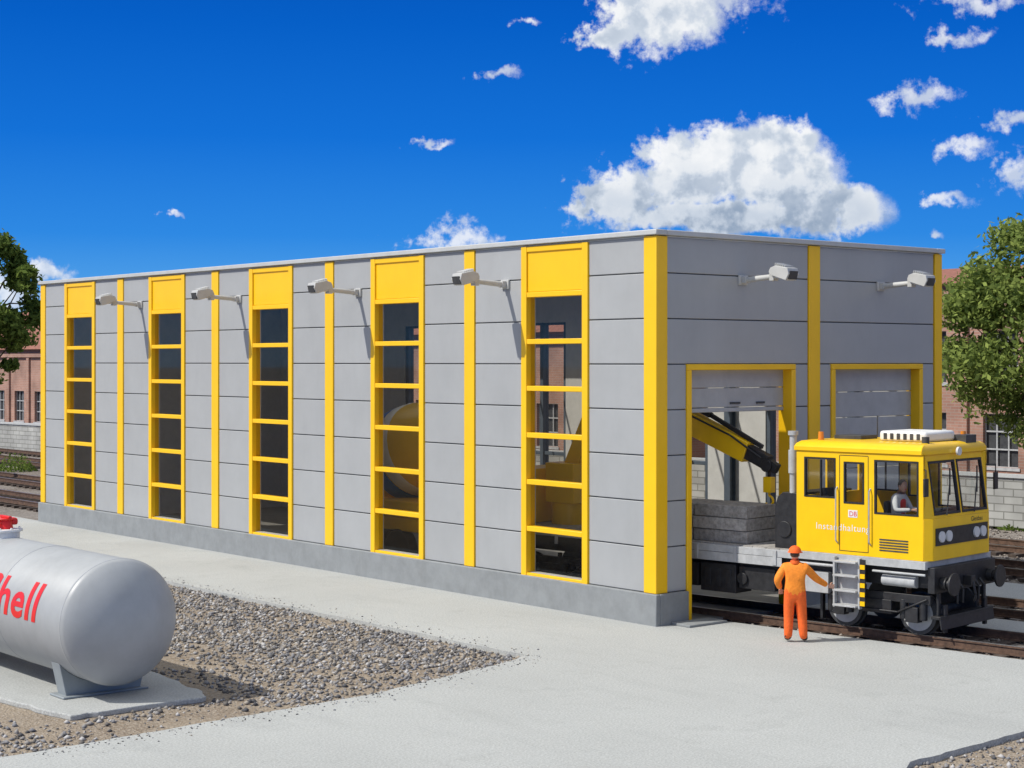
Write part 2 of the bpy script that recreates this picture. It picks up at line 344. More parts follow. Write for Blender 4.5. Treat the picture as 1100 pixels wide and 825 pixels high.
cc=N(nt,'ShaderNodeValToRGB'); cc.color_ramp.elements[0].color=(.24,.33,.47,1); cc.color_ramp.elements[1].color=(.96,.97,.98,1); k=cc.color_ramp.elements.new(.5); k.color=(.60,.67,.77,1)
L.new(shade,cc.inputs[0])
S=1/BG
cs=vm('MULTIPLY',cc.outputs[0],(S,S,S)).outputs[0]
rp=N(nt,'ShaderNodeValToRGB'); e=rp.color_ramp.elements
e[0].position=0; e[0].color=(.25,.53,.86,1); e[1].position=1; e[1].color=(.001,.075,.45,1)
for p_,c_ in((.12,(.095,.38,.82)),(.28,(.028,.25,.77)),(.5,(.007,.165,.68)),(.75,(.002,.115,.57))):
    k=e.new(p_); k.color=(*c_,1)
L.new(mr(el,0,15,0,1,False),rp.inputs[0])
rs=vm('MULTIPLY',rp.outputs[0],(S,S,S)).outputs[0]
hs=N(nt,'ShaderNodeHueSaturation'); hs.inputs['Saturation'].default_value=.7; L.new(sky.outputs[0],hs.inputs['Color'])
m1=N(nt,'ShaderNodeMix',data_type='RGBA'); L.new(mr(el,15,28),m1.inputs[0]); L.new(rs,m1.inputs[6]); L.new(hs.outputs[0],m1.inputs[7])
m2=N(nt,'ShaderNodeMix',data_type='RGBA'); L.new(mask,m2.inputs[0]); L.new(m1.outputs[2],m2.inputs[6]); L.new(cs,m2.inputs[7])
L.new(m2.outputs[2],bg.inputs[0])
try: w.cycles.sampling_method='MANUAL'; w.cycles.sample_map_resolution=512
except Exception: pass
# ------------------------------------------------------------------ ground
g=MB(); g.add([(-900,-900,-.09),(900,-900,-.09),(900,1200,-.09),(-900,1200,-.09)],[(0,1,2,3)]); g.obj('ground','ground',smooth=False)
g=MB(); g.add([(-70,-2.6,-.085),(-4.0,-2.6,-.085),(-4.0,30,-.085),(-70,30,-.085)],[(0,1,2,3)]); g.obj('gravel_ground','sand',smooth=False)
g=MB(); g.add([(-7.5,-60,-.085),(40,-60,-.085),(40,-9.9,-.085),(-7.5,-9.9,-.085)],[(0,1,2,3)]); g.obj('gravel_ground','sand',smooth=False)
pv=MB()
def rough(p,q,n):
    r=[]
    for i in range(n):
        t=i/n; r.append((p[0]+(q[0]-p[0])*t+random.uniform(-.03,.03),p[1]+(q[1]-p[1])*t+random.uniform(-.03,.03)))
    return r
poly=[(-70,-60),(-7.2,-60)]+rough((-7.2,-14),(-6.3,-10.6),16)+rough((-6.3,-10.6),(-5.4,-10.15),6)+rough((-5.4,-10.15),(2.6,-9.9),40)+[(2.6,-9.9),(1.42,0),(0,0),(0,28.4),(0,30.5),(-4.1,30.5)]+rough((-4.1,30),(-4.1,-.9),90)+rough((-4.1,-.9),(-4.6,-1.15),3)+rough((-4.6,-1.15),(-8,-2.0),24)+rough((-8,-2.0),(-14,-2.4),30)+[(-16,-2.4),(-70,-2.5)]
def slab(poly,z0,z1):
    pv.prism([(x,y,z0) for x,y in poly],(0,0,z1-z0))
slab(poly,-.12,0)
slab([(4.05,-.01),(5.5,-12),(6.85,-12),(5.5,-.01)],-.12,0)
slab([(8.25,-.01),(9.7,-12),(11.0,-12),(10.9,-.01)],-.12,0)
slab([(9.3,0),(10.9,0),(10.9,30),(9.3,30)],-.12,0)
pv.obj('concrete_pavement','concrete',smooth=False)
def stones(name,pts,smin,smax,z,m):
    n=len(pts); base=np.array([(1,0,0),(-1,0,0),(0,1,0),(0,-1,0),(0,0,1),(0,0,-1)],float)
    F=np.array([(0,2,4),(2,1,4),(1,3,4),(3,0,4),(2,0,5),(1,2,5),(3,1,5),(0,3,5)])
    s=smin+(smax-smin)*np.random.rand(n)**2.2
    V=base[None]*(.7+.6*np.random.rand(n,6,1))+.25*np.random.randn(n,6,3)*.6
    a=np.random.rand(n)*6.28; ca,sa=np.cos(a),np.sin(a)
    x=V[...,0]*ca[:,None]-V[...,1]*sa[:,None]; y=V[...,0]*sa[:,None]+V[...,1]*ca[:,None]
    V=np.stack([x,y,V[...,2]*.75],-1)*s[:,None,None]
    V[...,0]+=pts[:,0:1]; V[...,1]+=pts[:,1:2]; V[...,2]+=z+s[:,None]*.3
    Fa=(F[None]+6*np.arange(n)[:,None,None]).reshape(-1)
    me=bpy.data.meshes.new(name); me.vertices.add(n*6); me.vertices.foreach_set('co',V.reshape(-1))
    me.loops.add(n*24); me.loops.foreach_set('vertex_index',Fa.astype(np.int32))
    me.polygons.add(n*8); me.polygons.foreach_set('loop_start',np.arange(0,n*24,3,dtype=np.int32))
    me.update(calc_edges=True); me.validate(); me.materials.append(M[m])
    o=bpy.data.objects.new(name,me); COL.objects.link(o); return o
def ylow(x): return np.interp(x,[-14,-8,-4.6,-4.1],[-2.4,-2.0,-1.15,-.9])
p=np.random.rand(62000,2); p=np.stack([-18+13.9*p[:,0],-2.45+16*p[:,1]],1)
def patch(x,y): return (np.sin(x*1.1+y*.7)+np.sin(x*.53-y*1.3+1)+.6*np.sin(x*2.9+y*2.1)+.6*np.sin(x*1.7-y*3.7))
r_=np.random.rand(len(p))
prob=np.clip(.22+.2*patch(p[:,0],p[:,1])+.75*np.clip((p[:,0]+10.2)/3.5,0,1),.08,.95)
keep=(p[:,1]>ylow(p[:,0])+.03)&(r_<prob)&~((p[:,0]>-13.1)&(p[:,0]<-9.7)&(p[:,1]>-.6)&(p[:,1]<8)&(np.random.rand(len(p))<.97))
stones('gravel',p[keep],.012,.056,-.085,'stone')
q1=np.stack([-4.1+np.abs(np.random.randn(260))*.25,-1+14*np.random.rand(260)],1); q2=np.stack([-14+10*np.random.rand(420),np.zeros(420)],1); q2[:,1]=ylow(q2[:,0])-np.abs(np.random.randn(420))*.25
stones('grit',np.concatenate([q1,q2]),.008,.022,0.0,'stone')
p=np.random.rand(9000,2); p=np.stack([-7+12*p[:,0],-16+6.0*p[:,1]],1); stones('gravel',p,.014,.05,-.085,'stone')
p=np.random.rand(16000,2); p=np.stack([1.5+21*p[:,0],-12+24*p[:,1]],1)
inb=((p[:,0]<9.2)&(p[:,1]>-.1))
a1=2.72+np.clip(-p[:,1],0,99)*.123; a2=6.85+np.clip(-p[:,1],0,99)*.123
on=(np.abs(p[:,0]-a1)<1.25)|(np.abs(p[:,0]-a2)<1.3)|(p[:,0]>11.05)
stones('track_ballast',p[on&~inb],.02,.06,-.09,'ballast')
# ------------------------------------------------------------------ tracks
def track(name,p0,p1,zs=-.1):
    p0=Vector((*p0,0)); p1=Vector((*p1,0)); d=(p1-p0); Ln=d.length; d.normalize(); ang=math.atan2(d.y,d.x)
    E=empty(name,p0,ang)
    s=MB(); n=int(Ln/.63)
    for i in range(n):
        x=.3+i*.63; j=random.uniform(-.02,.02); s.box(x-.12,x+.12,-1.2+j,1.2+j,zs,zs+.10)
    s.obj('sleepers','sleeper',E)
    r=MB(); h=MB()
    for y in(-.7525,.7525):
        r.box(0,Ln,y-.07,y+.07,zs+.10,zs+.125); r.box(0,Ln,y-.012,y+.012,zs+.125,zs+.23)
        r.box(0,Ln,y-.034,y+.034,zs+.23,zs+.262); h.box(0,Ln,y-.030,y+.030,zs+.262,zs+.268)
    r.obj('rails','rust',E); h.obj('rail_heads','railtop',E)
    return E
an=math.radians(7); Fd=Vector((math.sin(an),-math.cos(an)))
O=Vector((2.72,0)); ZT=.12
def tp(t,o=O): q=o+Fd*t; return (q.x,q.y)
track('railway_track',tp(-7.5),tp(45),-.148)
track('railway_track',tp(-2,Vector((6.85,0))),tp(45,Vector((6.85,0))),-.148)
for x in(12.9,17.2): track('railway_track',(x,-60),(x,150))
for x in(2.9,7.2): track('railway_track',(x,31),(x,150))
# ------------------------------------------------------------------ hall
H=empty('maintenance_hall'); LY=28.2; WX=9.12
wc=[3.0+5.6*i for i in range(5)]; pc=[5.86+5.6*i for i in range(4)]
WZ=[.62+.995*i for i in range(7)]
sh_=MB()
FW=[4.0,8.2,13.8,19.4,25.0]
holesL=[(c-.9,c+.9,.68,6.55) for c in wc]
holesF=[(c-1.1,c+1.1,.68,6.3) for c in FW]
sh_.grid((.03,0.03,0),(0,1,0),(0,0,1),(.2,0,0),[0,LY-.06],[0,7.6],[(a-.03,b-.03,c,d) for a,b,c,d in holesL])
sh_.grid((WX-.03,.03,0),(0,1,0),(0,0,1),(-.2,0,0),[0,LY-.06],[0,7.6],[(a-.03,b-.03,c,d) for a,b,c,d in holesF])
DH=[(.91,3.99,-.2,5.04),(5.34,8.36,-.2,5.04)]
sh_.grid((.235,.03,0),(1,0,0),(0,0,1),(0,.2,0),[0,WX-.47],[0,7.6],[(a-.235,b-.235,c,d) for a,b,c,d in DH])
sh_.grid((.235,LY-.03,0),(1,0,0),(0,0,1),(0,-.2,0),[0,WX-.47],[0,7.6],[])
sh_.obj('shell_walls','inner',H,smooth=False)
rg=MB(); added_rooflights=[(.6,6.4,.8+5.6*i,.8+5.6*i+4.2) for i in range(3)]  # unseen roof openings, added to let more sun into the hall
rg.grid((.001,.001,7.62),(1,0,0),(0,1,0),(0,0,.028),[0,WX-.002],[0,LY-.002],added_rooflights)
rg.obj('roof','inner',H,smooth=False)
sg=MB(); sf=MB()
for a,b,c_,d_ in added_rooflights:
    sg.add([(a-.02,c_-.02,7.66),(b+.02,c_-.02,7.66),(b+.02,d_+.02,7.66),(a-.02,d_+.02,7.66)],[(0,1,2,3)])
    for i in range(1,4): sf.box(a,b,c_+(d_-c_)*i/4-.03,c_+(d_-c_)*i/4+.03,7.6,7.65)
sg.obj('added_rooflight_glass','glass',H,smooth=False); sf.obj('added_rooflight_bars','inner',H,smooth=False)  # glazing and bars of the openings added for interior light
MB().box(.001,WX-.001,.001,LY,-.11,-.02).obj('hall_floor','floor',H,smooth=False)
pn=MB()
rows=[(.62+.9*i,.62+.9*(i+1)) for i in range(7)]+[(6.92,7.63)]
segL=[]; y=.32
for c,pz in zip(wc,pc+[None]):
    segL.append((y,c-1.06)); 
    if pz: segL.append((c+1.06,pz-.19)); y=pz+.19
    else: segL.append((c+1.06,LY-.3))
for a,b in segL:
    for z0,z1 in rows: pn.box(-.012,.028,a+.004,b-.004,z0+.011,z1-.011)
def front(x0,x1,z0,z1): pn.box(x0+.004,x1-.004,-.012,.028,z0+.011,z1-.011)
for z0,z1 in rows:
    if z0>5: front(.28,4.5,z0,z1); front(4.88,8.9-.02,z0,z1)
    else:
        for a,b in((.28,.82),(4.08,4.5),(4.88,5.25),(8.45,8.88)): front(a,b,z0,z1)
pn.obj('wall_panels','panel',H,bevel=.012)
gp=MB(); 
gp.grid((.024,0.02,.6),(0,1,0),(0,0,1),(.004,0,0),[0,LY-.04],[0,7.0],[(a-.02,b-.02,c-.6,d-.6) for a,b,c,d in holesL])
gp.grid((.02,.024,.0),(1,0,0),(0,0,1),(0,.004,0),[0,WX-.04],[0,7.6],[(a-.02,b-.02,c,d) for a,b,c,d in DH])
gp.obj('panel_joints','gap',H,smooth=False)
bk=MB()
bk.grid((WX-.026,.03,0),(0,1,0),(0,0,1),(.03,0,0),[0,LY-.06],[0,7.6],[(a-.03,b-.03,c,d) for a,b,c,d in holesF])
bk.box(.03,WX-.03,LY-.028,LY+.01,0,7.6)
bk.obj('rear_cladding','panel',H,smooth=False)
pl=MB(); pt=.62
pl.box(-.10,.018,-.10,LY+.1,-.1,pt)
pl.box(.018,.815,-.10,.018,-.1,pt-.001); pl.box(4.09,5.24,-.10,.018,-.1,pt); pl.box(8.46,WX+.1,-.10,.018,-.1,pt)
pl.box(WX+.005,WX+.1,.018,LY+.1,-.1,pt)
pl.obj('plinth','plinth',H,bevel=.02)
yl=MB()
yl.box(-.045,.27,-.045,.31,pt+.002,7.64)
yl.box(-.045,.2,LY-.3,LY+.03,pt+.002,7.64)
yl.box(WX-.22,WX+.045,-.045,.2,pt+.002,7.64)
yl.box(WX-.2,WX+.045,LY-.3,LY+.03,pt+.002,7.64)
for c in pc: yl.box(-.045,.022,c-.18,c+.18,pt+.002,7.64)
yl.box(4.51,4.87,-.045,.022,pt+.002,7.64)
for (a,b) in((.82,4.08),(5.25,8.45)):
    yl.box(a,a+.13,-.05,.33,0.0,5.0); yl.box(b-.13,b,-.05,.33,0.0,5.0); yl.box(a,b,-.05,.33,5.002,5.12)
yl.obj('yellow_posts_and_portals','yellow',H,bevel=.014)
wf=MB(); gl=MB()
def pane_x(mb,x,y0,y1,z0,z1): mb.add([(x,y0,z0),(x,y1,z0),(x,y1,z1),(x,y0,z1)],[(0,3,2,1)])
for c in wc:
    wf.box(-.055,.20,c-1.055,c-.88,.56,7.62); wf.box(-.055,.20,c+.88,c+1.055,.56,7.62)
    for i,z in enumerate(WZ): wf.box(-.045,.16,c-.878,c+.878,z-.055,z+.055)
    wf.box(-.012,.022,c-.878,c+.878,6.65,7.52); wf.box(-.045,.1,c-.878,c+.878,7.50,7.62)
    for i in range(6): pane_x(gl,.07+random.uniform(-.002,.002),c-.878,c+.878,WZ[i]+.05,WZ[i+1]-.05)
wf.obj('window_frames','yellow',H,bevel=.012)
wf=MB()
for c in FW:
    for s_ in(-1,0,1): wf.box(WX-.2,WX+.03,c+s_*1.04-.07,c+s_*1.04+.07,.66,6.32)
    for z in(.68,2.5,4.4,6.28): wf.box(WX-.15,WX+.02,c-.97,c-.07,z-.05,z+.05); wf.box(WX-.15,WX+.02,c+.07,c+.97,z-.05,z+.05)
    pane_x(gl,WX-.1,c-1.05,c+1.05,.68,6.3)
wf.obj('rear_window_frames','steelblue',H,bevel=.012)
gl.obj('window_glass','glass',H,smooth=False,recalc=False)
cp=MB(); cp.box(-.10,.22,-.10,LY+.1,7.655,7.76); cp.box(.221,WX-.221,-.10,.22,7.655,7.76); cp.box(WX-.22,WX+.1,-.10,LY+.1,7.655,7.76); cp.box(.221,WX-.221,LY-.2,LY+.1,7.655,7.76)
cp.obj('roof_edge_trim','cap',H,bevel=.015)
dr=MB()
for i in range(2): dr.box(.94,3.96,.20,.25,4.24+.4*i,4.24+.4*(i+1)-.012)
dr.box(.94,3.96,.19,.27,4.14,4.225)
for i in range(9): dr.box(5.37,8.33,.20,.25,.03+.56*i,.03+.56*(i+1)-.014)
dr.obj('roller_doors','shutter',H,bevel=.012)
hd=MB(); hd.box(2.3,2.6,.17,.19,4.3,4.34); hd.box(3.1,3.35,.17,.19,4.3,4.34); hd.obj('door_handles','dark',H)
MB().box(.3,1.35,-.62,-.11,0.0,.05).obj('door_step','plinth',H,bevel=.01)
ic=MB()
for y in(2.2,6.2,11.0,16.6,22.2):
    for x in(.36,WX-.36):
        ic.box(x-.09,x+.09,y-.015,y+.015,-.02,7.6); ic.box(x-.11,x-.09,y-.1,y+.1,-.02,7.6); ic.box(x+.09,x+.11,y-.1,y+.1,-.02,7.6)
    ic.box(.48,WX-.48,y-.07,y+.07,7.3,7.6)
ic.obj('steel_frame','steelblue',H,smooth=False)
# lamps
def lamp(loc,rz):
    E=empty('floodlight',loc,rz)
    b=MB(); b.box(0,.05,-.13,.13,-.10,.10); b.box(.05,.16,-.07,.07,-.07,.07)
    b.cyl((.12,0,0),(.98,0,.05),.062,.05,12); b.box(.80,.92,-.08,.08,-.05,.13)
    b.obj('arm','lamp',E,bevel=.012)
    X=Matrix.Translation((1.10,0,.12))@Matrix.Rotation(math.radians(14),4,'Y')
    h=MB(); pr=[(-.24,0,-.05),(-.18,0,-.10),(.24,0,-.12),(.28,0,.02),(.22,0,.13),(-.10,0,.11),(-.22,0,.04)]
    h.prism([X@Vector((x,-.16,z)) for x,_,z in pr],X.to_3x3()@Vector((0,.32,0)))
    for i in range(6): h.box(-.14+i*.05,-.125+i*.05,-.13,.13,.07,.16,0,X)
    h.obj('housing','lamp',E,bevel=.015)
    g_=MB(); g_.box(-.15,.21,-.13,.13,-.128,-.112,0,X); g_.obj('lens','lampglass',E)
    MB().box(.262,.285,-.12,.12,-.09,.08,0,X).obj('vent','dark',E)
for y in(4.6,10.2,15.8,21.4): lamp((-.012,y,6.84),math.pi)
for x in(2.45,6.93): lamp((x,-.012,6.84),-math.pi/2)
# ------------------------------------------------------------------ tank
T=empty('fuel_tank',(-11.37,.15,0)); R=.97; zc=1.17; TL=7.2
t=MB(); pr=[(-.36,.02),(-.35,.2),(-.31,.42),(-.23,.64),(-.12,.82),(-.03,.93),(.03,R),(TL,R),(TL+.1,.86),(TL+.24,.6),(TL+.33,.25),(TL+.35,.02)]
t.rev((0,0,zc),(0,1,0),pr,96); t.obj('shell','tank',T)
t=MB()
for y in(.06,2.4,4.8,7.1): t.rev((0,0,zc),(0,1,0),[(y-.02,R+.0005),(y-.015,R+.006),(y+.015,R+.006),(y+.02,R+.0005)],96)
t.obj('weld_bands','tank',T)
t=MB()
def saddle(y0,y1):
    n=14; pts=[(-.62,0,0),(.62,0,0)]
    for i in range(n+1):
        a=math.radians(-40-100*i/n); pts.append((math.cos(a)*(R+.003),0,zc+math.sin(a)*(R+.003)))
    t.prism([(x,y0,z) for x,_,z in pts],(0,y1-y0,0))
    t.box(-.72,.72,y0-.1,y1+.1,.0,.035)
for y in(.55,5.6): saddle(y,y+.30)
t.obj('saddles','tanksup',T,bevel=.012)
t=MB(); t.cyl((0,4.3,zc+R-.03),(0,4.3,zc+R+.10),.24,.24,24); t.cyl((0,4.3,zc+R+.10),(0,4.3,zc+R+.14),.29,.29,24)
for i in range(8): t.cyl((.25*math.cos(i*.785),4.3+.25*math.sin(i*.785),zc+R+.14),(.25*math.cos(i*.785),4.3+.25*math.sin(i*.785),zc+R+.17),.02,n=6)
t.obj('manhole','white',T,bevel=.006)
t=MB(); t.cyl((0,4.3,zc+R+.14),(0,4.3,zc+R+.30),.13,.10,16); t.cyl((0,4.3,zc+R+.30),(0,4.3,zc+R+.33),.17,.17,16)
t.cyl((-.2,4.3,zc+R+.26),(.2,4.3,zc+R+.26),.06,.06,12); t.box(-.03,.03,4.1,4.5,zc+R+.33,zc+R+.37)
t.obj('valve','red',T,bevel=.01)
def tf(c,W):
    z=1.17-zc+c.y; Rr=R+.006; return Vector((-math.sqrt(max(Rr*Rr-z*z,.01)),.92+(W-c.x)*1.26-c.y*.10,zc+z))
textmesh('lettering','Shell',.80,'red',T,tf,.018,.03,1.08)
pad=MB(); pp=[]
for i in range(60):
    a=2*math.pi*i/60; rx=1.45+.10*math.sin(3*a)+random.uniform(-.05,.05); ry=4.2+.1*math.sin(5*a)+random.uniform(-.05,.05)
    sx=math.copysign(abs(math.cos(a))**.35,math.cos(a)); sy=math.copysign(abs(math.sin(a))**.35,math.sin(a))
    pp.append((-11.35+rx*sx,3.6+ry*sy,-.09))
pad.prism(pp,(0,0,.088)); pad.obj('tank_foundation_pad','concrete',smooth=False,bevel=.02)
# ------------------------------------------------------------------ rail vehicle
RV=empty('rail_maintenance_vehicle',(O.x,O.y,0),-math.pi/2+an)
hw=1.2
c=MB(); c.box(-6.6,4.85,-.35,.35,1.0,1.36,0)
for y in(-1,1): c.box(-6.6,4.85,y*.95-.06,y*.95+.06,1.02,1.34,0)
for x in(-5.6,-3.5,-1.2,1.2): c.box(x-.05,x+.05,-.95,.95,1.05,1.3)
c.box(-1.6,-.5,-1.12,-.55,.62,1.1); c.box(-.42,.45,-1.14,-.6,.55,1.12); c.box(.5,1.35,-1.1,-.6,.66,1.1); c.box(-1.6,1.35,.6,1.1,.62,1.1)
c.cyl((-3.2,-.8,.85),(-2.0,-.8,.85),.2,n=18); c.cyl((.6,-1.11,.86),(.6,-1.15,.86),.12,n=16)
for x in(-.3,-.05,.2): c.box(x,x+.13,-1.155,-1.14,.65,1.02)
c.obj('underframe','black',RV,bevel=.012)
c=MB(); c.box(-6.65,1.9,-hw-.02,hw+.02,1.36,1.5); c.box(1.9,4.72,-hw-.04,hw+.04,1.38,1.53)
for i in range(9): c.box(-6.2+.95*i,-6.12+.95*i,-hw-.05,-hw-.021,1.2,1.49)
c.box(-.8,1.6,-hw-.03,-hw-.021,1.18,1.355)
c.obj('deck_frame','steel',RV,bevel=.01)
c=MB()
for i in range(26): c.box(-6.5+.32*i,-6.5+.32*i+.305,-hw+.06,hw-.06,1.5,1.525)
c.obj('deck_boards','slabs',RV)
wh=MB(); wr=MB(); bo=MB()
for cx in(3.55,-4.6):
    for dx in(-.78,.78):
        for s_ in(-1,1):
            y=s_*.75; wh.cyl((cx+dx,y-.06,ZT+.38),(cx+dx,y+.06,ZT+.38),.38,n=32); wh.cyl((cx+dx,y-s_*.06,ZT+.38),(cx+dx,y-s_*.09,ZT+.38),.41,n=32)
            wr.cyl((cx+dx,y+s_*.062,ZT+.38),(cx+dx,y+s_*.07,ZT+.38),.31,n=28); wr.cyl((cx+dx,y+s_*.07,ZT+.38),(cx+dx,y+s_*.10,ZT+.38),.12,n=16)
            bo.box(cx+dx-.13,cx+dx+.13,min(s_*.88,s_*1.06),max(s_*.88,s_*1.06),ZT+.25,ZT+.53)
            for q in(-.2,.2): bo.cyl((cx+dx+q,s_*.97,ZT+.3),(cx+dx+q,s_*.97,ZT+.66),.075,n=12)
        wh.cyl((cx+dx,-.75,ZT+.38),(cx+dx,.75,ZT+.38),.08)
    for s_ in(-1,1):
        bo.box(cx-1.15,cx+1.15,min(s_*.9,s_*1.02),max(s_*.9,s_*1.02),ZT+.60,ZT+.76); bo.box(cx-.35,cx+.35,min(s_*.9,s_*1.04),max(s_*.9,s_*1.04),ZT+.36,ZT+.62)
        bo.tube([(cx-1.1,s_*1.05,ZT+.7),(cx-.5,s_*1.07,ZT+.42),(cx+.5,s_*1.07,ZT+.42),(cx+1.1,s_*1.05,ZT+.7)],.02)
        for q in(-1.32,1.3): bo.box(cx+q-.03,cx+q+.03,min(s_*.7,s_*.8),max(s_*.7,s_*.8),ZT+.08,ZT+.6)
wh.obj('wheels','dark',RV); wr.obj('wheel_discs','steel',RV); bo.obj('bogie_frames','black',RV,bevel=.01)
b=MB(); b.box(4.72,4.86,-1.15,1.15,.95,1.42)
for s_ in(-1,1):
    b.cyl((4.86,s_*.875,1.12),(4.98,s_*.875,1.12),.12,n=20); b.cyl((4.96,s_*.875,1.12),(5.08,s_*.875,1.12),.085,n=20); b.cyl((5.08,s_*.875,1.12),(5.12,s_*.875,1.12),.21,n=28)
b.box(4.86,5.02,-.08,.08,1.02,1.2); b.tube([(5.0,0,1.1),(5.06,0,.85),(5.02,0,.72)],.03); 
b.box(4.7,4.9,-1.0,1.0,.46,.52); b.box(4.75,4.8,-.9,-.8,.5,.96); b.box(4.75,4.8,.8,.9,.5,.96); b.prism([(4.90,-1.0,.28),(4.90,1.0,.28),(4.86,1.0,.52),(4.86,-1.0,.52)],(.03,0,0))
for y in(-.5,-.3,.3,.5): b.tube([(4.87,y,1.1),(4.97,y,.98),(4.96,y,.72)],.025)
b.obj('buffers_and_coupler','black',RV,bevel=.008)
x0,x1=1.92,4.66; zb,zt_=1.53,3.46
def front_x(z): return 4.78 if z<2.3 else 4.78-(z-2.3)*.14
cw=MB()
W1=(2.10,2.80,2.58,3.34); W2=(3.64,4.56,2.34,3.34)
dw=(2.98,3.42,2.50,3.28)
for s_ in(-1,1):
    cw.grid((0,s_*hw,0),(1,0,0),(0,0,1),(0,-s_*.06,0),[x0,x1],[zb,zt_],[W1,dw,W2])
cw.grid((x0,-hw+.06,0),(0,1,0),(0,0,1),(.05,0,0),[0,2*hw-.12],[zb,zt_],[(.15,.95,2.58,3.3),(1.33,2.13,2.58,3.3)])
def fw(y,z,dx=0): return Vector((front_x(z)+dx,y,z))
def fquad(y0,y1,z0,z1):
    cw.add([fw(y0,z0),fw(y1,z0),fw(y1,z1),fw(y0,z1),fw(y0,z0,-.06),fw(y1,z0,-.06),fw(y1,z1,-.06),fw(y0,z1,-.06)],[(0,1,2,3),(7,6,5,4),(0,4,5,1),(1,5,6,2),(2,6,7,3),(3,7,4,0)])
hf=1.06
fquad(-hf,hf,zb,2.3); fquad(-hf,hf,2.3,2.36)
for a,bb in((-hf,-hf+.06),(-.035,.035),(hf-.06,hf)): fquad(a,bb,2.36,3.34)
fquad(-hf,hf,3.34,zt_)
for s_ in(-1,1):
    for za,zc_ in((zb,2.3),(2.3,zt_)):
        ys=s_*hw; yf=s_*hf
        q=[(x1,ys,za),(front_x(za),yf,za),(front_x(zc_),yf,zc_),(x1,ys,zc_)]
        q2=[(x1,ys-s_*.07,za),(front_x(za)-.07,yf-s_*.03,za),(front_x(zc_)-.07,yf-s_*.03,zc_),(x1,ys-s_*.07,zc_)]
        cw.add([Vector(v) for v in q+q2],[(0,1,2,3),(7,6,5,4),(0,4,5,1),(1,5,6,2),(2,6,7,3),(3,7,4,0)])
cw.obj('cab_walls','cabyellow',RV,bevel=.008)
li=MB(); li.box(x0+.06,x1-.05,-hw+.068,hw-.068,3.40,3.42); li.obj('cab_ceiling','white',RV)
def rnd(zz,ins): return [(x0-.04+ins*.4,-hw-.03+ins,zz),(x1-.02-ins*.3,-hw-.03+ins,zz),(front_x(3.46)+.04-ins*.5,-hf-.0+ins,zz),(front_x(3.46)+.04-ins*.5,hf-ins,zz),(x1-.02-ins*.3,hw+.03-ins,zz),(x0-.04+ins*.4,hw+.03-ins,zz)]
rf=MB(); lv=[rnd(3.462,0.0),rnd(3.54,.0),rnd(3.60,.05),rnd(3.645,.16),rnd(3.665,.4)]
vs=[p_ for l in lv for p_ in l]; fs=[tuple(range(5,-1,-1)),tuple(24+i for i in range(6))]
for k_ in range(4):
    for i in range(6): fs.append((k_*6+i,k_*6+(i+1)%6,(k_+1)*6+(i+1)%6,(k_+1)*6+i))
rf.add(vs,fs); rf.obj('cab_roof','cabyellow',RV,bevel=.01)
rb=MB(); cg=MB()
for s_ in(-1,1):
    for (a,bb,za,zc_) in(W1,dw,W2):
        y=s_*hw
        for q in((a,a+.03,za,zc_),(bb-.03,bb,za,zc_),(a+.03,bb-.03,za,za+.03),(a+.03,bb-.03,zc_-.03,zc_)):
            rb.box(q[0],q[1],min(y+s_*.008,y-s_*.05),max(y+s_*.008,y-s_*.05),q[2],q[3])
        yy=y-s_*.03; cg.add([(a+.028,yy,za+.028),(bb-.028,yy,za+.028),(bb-.028,yy,zc_-.028),(a+.028,yy,zc_-.028)],[(0,1,2,3)])
    rb.box(2.45,2.475,min(s_*hw,s_*(hw-.04)),max(s_*hw,s_*(hw-.04)),2.6,3.3)
def fb(y0,y1,z0,z1,o0,o1,mb):
    mb.add([fw(y0,z0,o0),fw(y1,z0,o0),fw(y1,z1,o0),fw(y0,z1,o0),fw(y0,z0,o1),fw(y1,z0,o1),fw(y1,z1,o1),fw(y0,z1,o1)],[(0,1,2,3),(7,6,5,4),(0,4,5,1),(1,5,6,2),(2,6,7,3),(3,7,4,0)])
for a,bb in((-hf+.06,-.035),(.035,hf-.06)):
    fb(a,a+.04,2.36,3.34,.01,-.05,rb); fb(bb-.04,bb,2.36,3.34,.01,-.05,rb); fb(a+.04,bb-.04,2.36,2.40,.01,-.05,rb); fb(a+.04,bb-.04,3.30,3.34,.01,-.05,rb)
    cg.add([fw(a+.03,2.39,-.02),fw(bb-.03,2.39,-.02),fw(bb-.03,3.31,-.02),fw(a+.03,3.31,-.02)],[(0,1,2,3)])
    m_=(a+bb)/2; rb.tube([fw(m_-.1,2.35,.04),fw(m_+.18,2.95,.03)],.012,6); p_=fw(m_+.18,2.95,.03); rb.box(p_.x-.01,p_.x+.01,p_.y-.012,p_.y+.012,2.7,3.2)
rb.box(4.775,4.795,-.98,.98,1.80,2.12)
rb.box(2.885,2.895,-hw-.006,-hw+.01,1.6,3.4); rb.box(3.505,3.515,-hw-.006,-hw+.01,1.6,3.4); rb.box(2.895,3.505,-hw-.006,-hw+.01,3.4,3.41); rb.box(2.895,3.505,-hw-.006,-hw+.01,1.6,1.61)
rb.obj('window_seals','black',RV); cg.obj('cab_windows','cabglass',RV,smooth=False,recalc=False)
hl=MB()
for y in(-.78,-.52,.52,.78): hl.cyl((4.795,y,1.96),(4.825,y,1.96),.105,.10,20)
hl.cyl((4.7,0,3.50),(4.74,0,3.50),.08,n=16)
hl.obj('headlights','lampglass',RV)
mi=MB(); 
for s_ in(-1,1): mi.tube([(4.66,s_*1.16,3.2),(4.78,s_*1.32,3.2),(4.78,s_*1.32,3.05)],.012,6); mi.box(4.76,4.80,s_*1.32-.07,s_*1.32+.07,2.72,3.05)
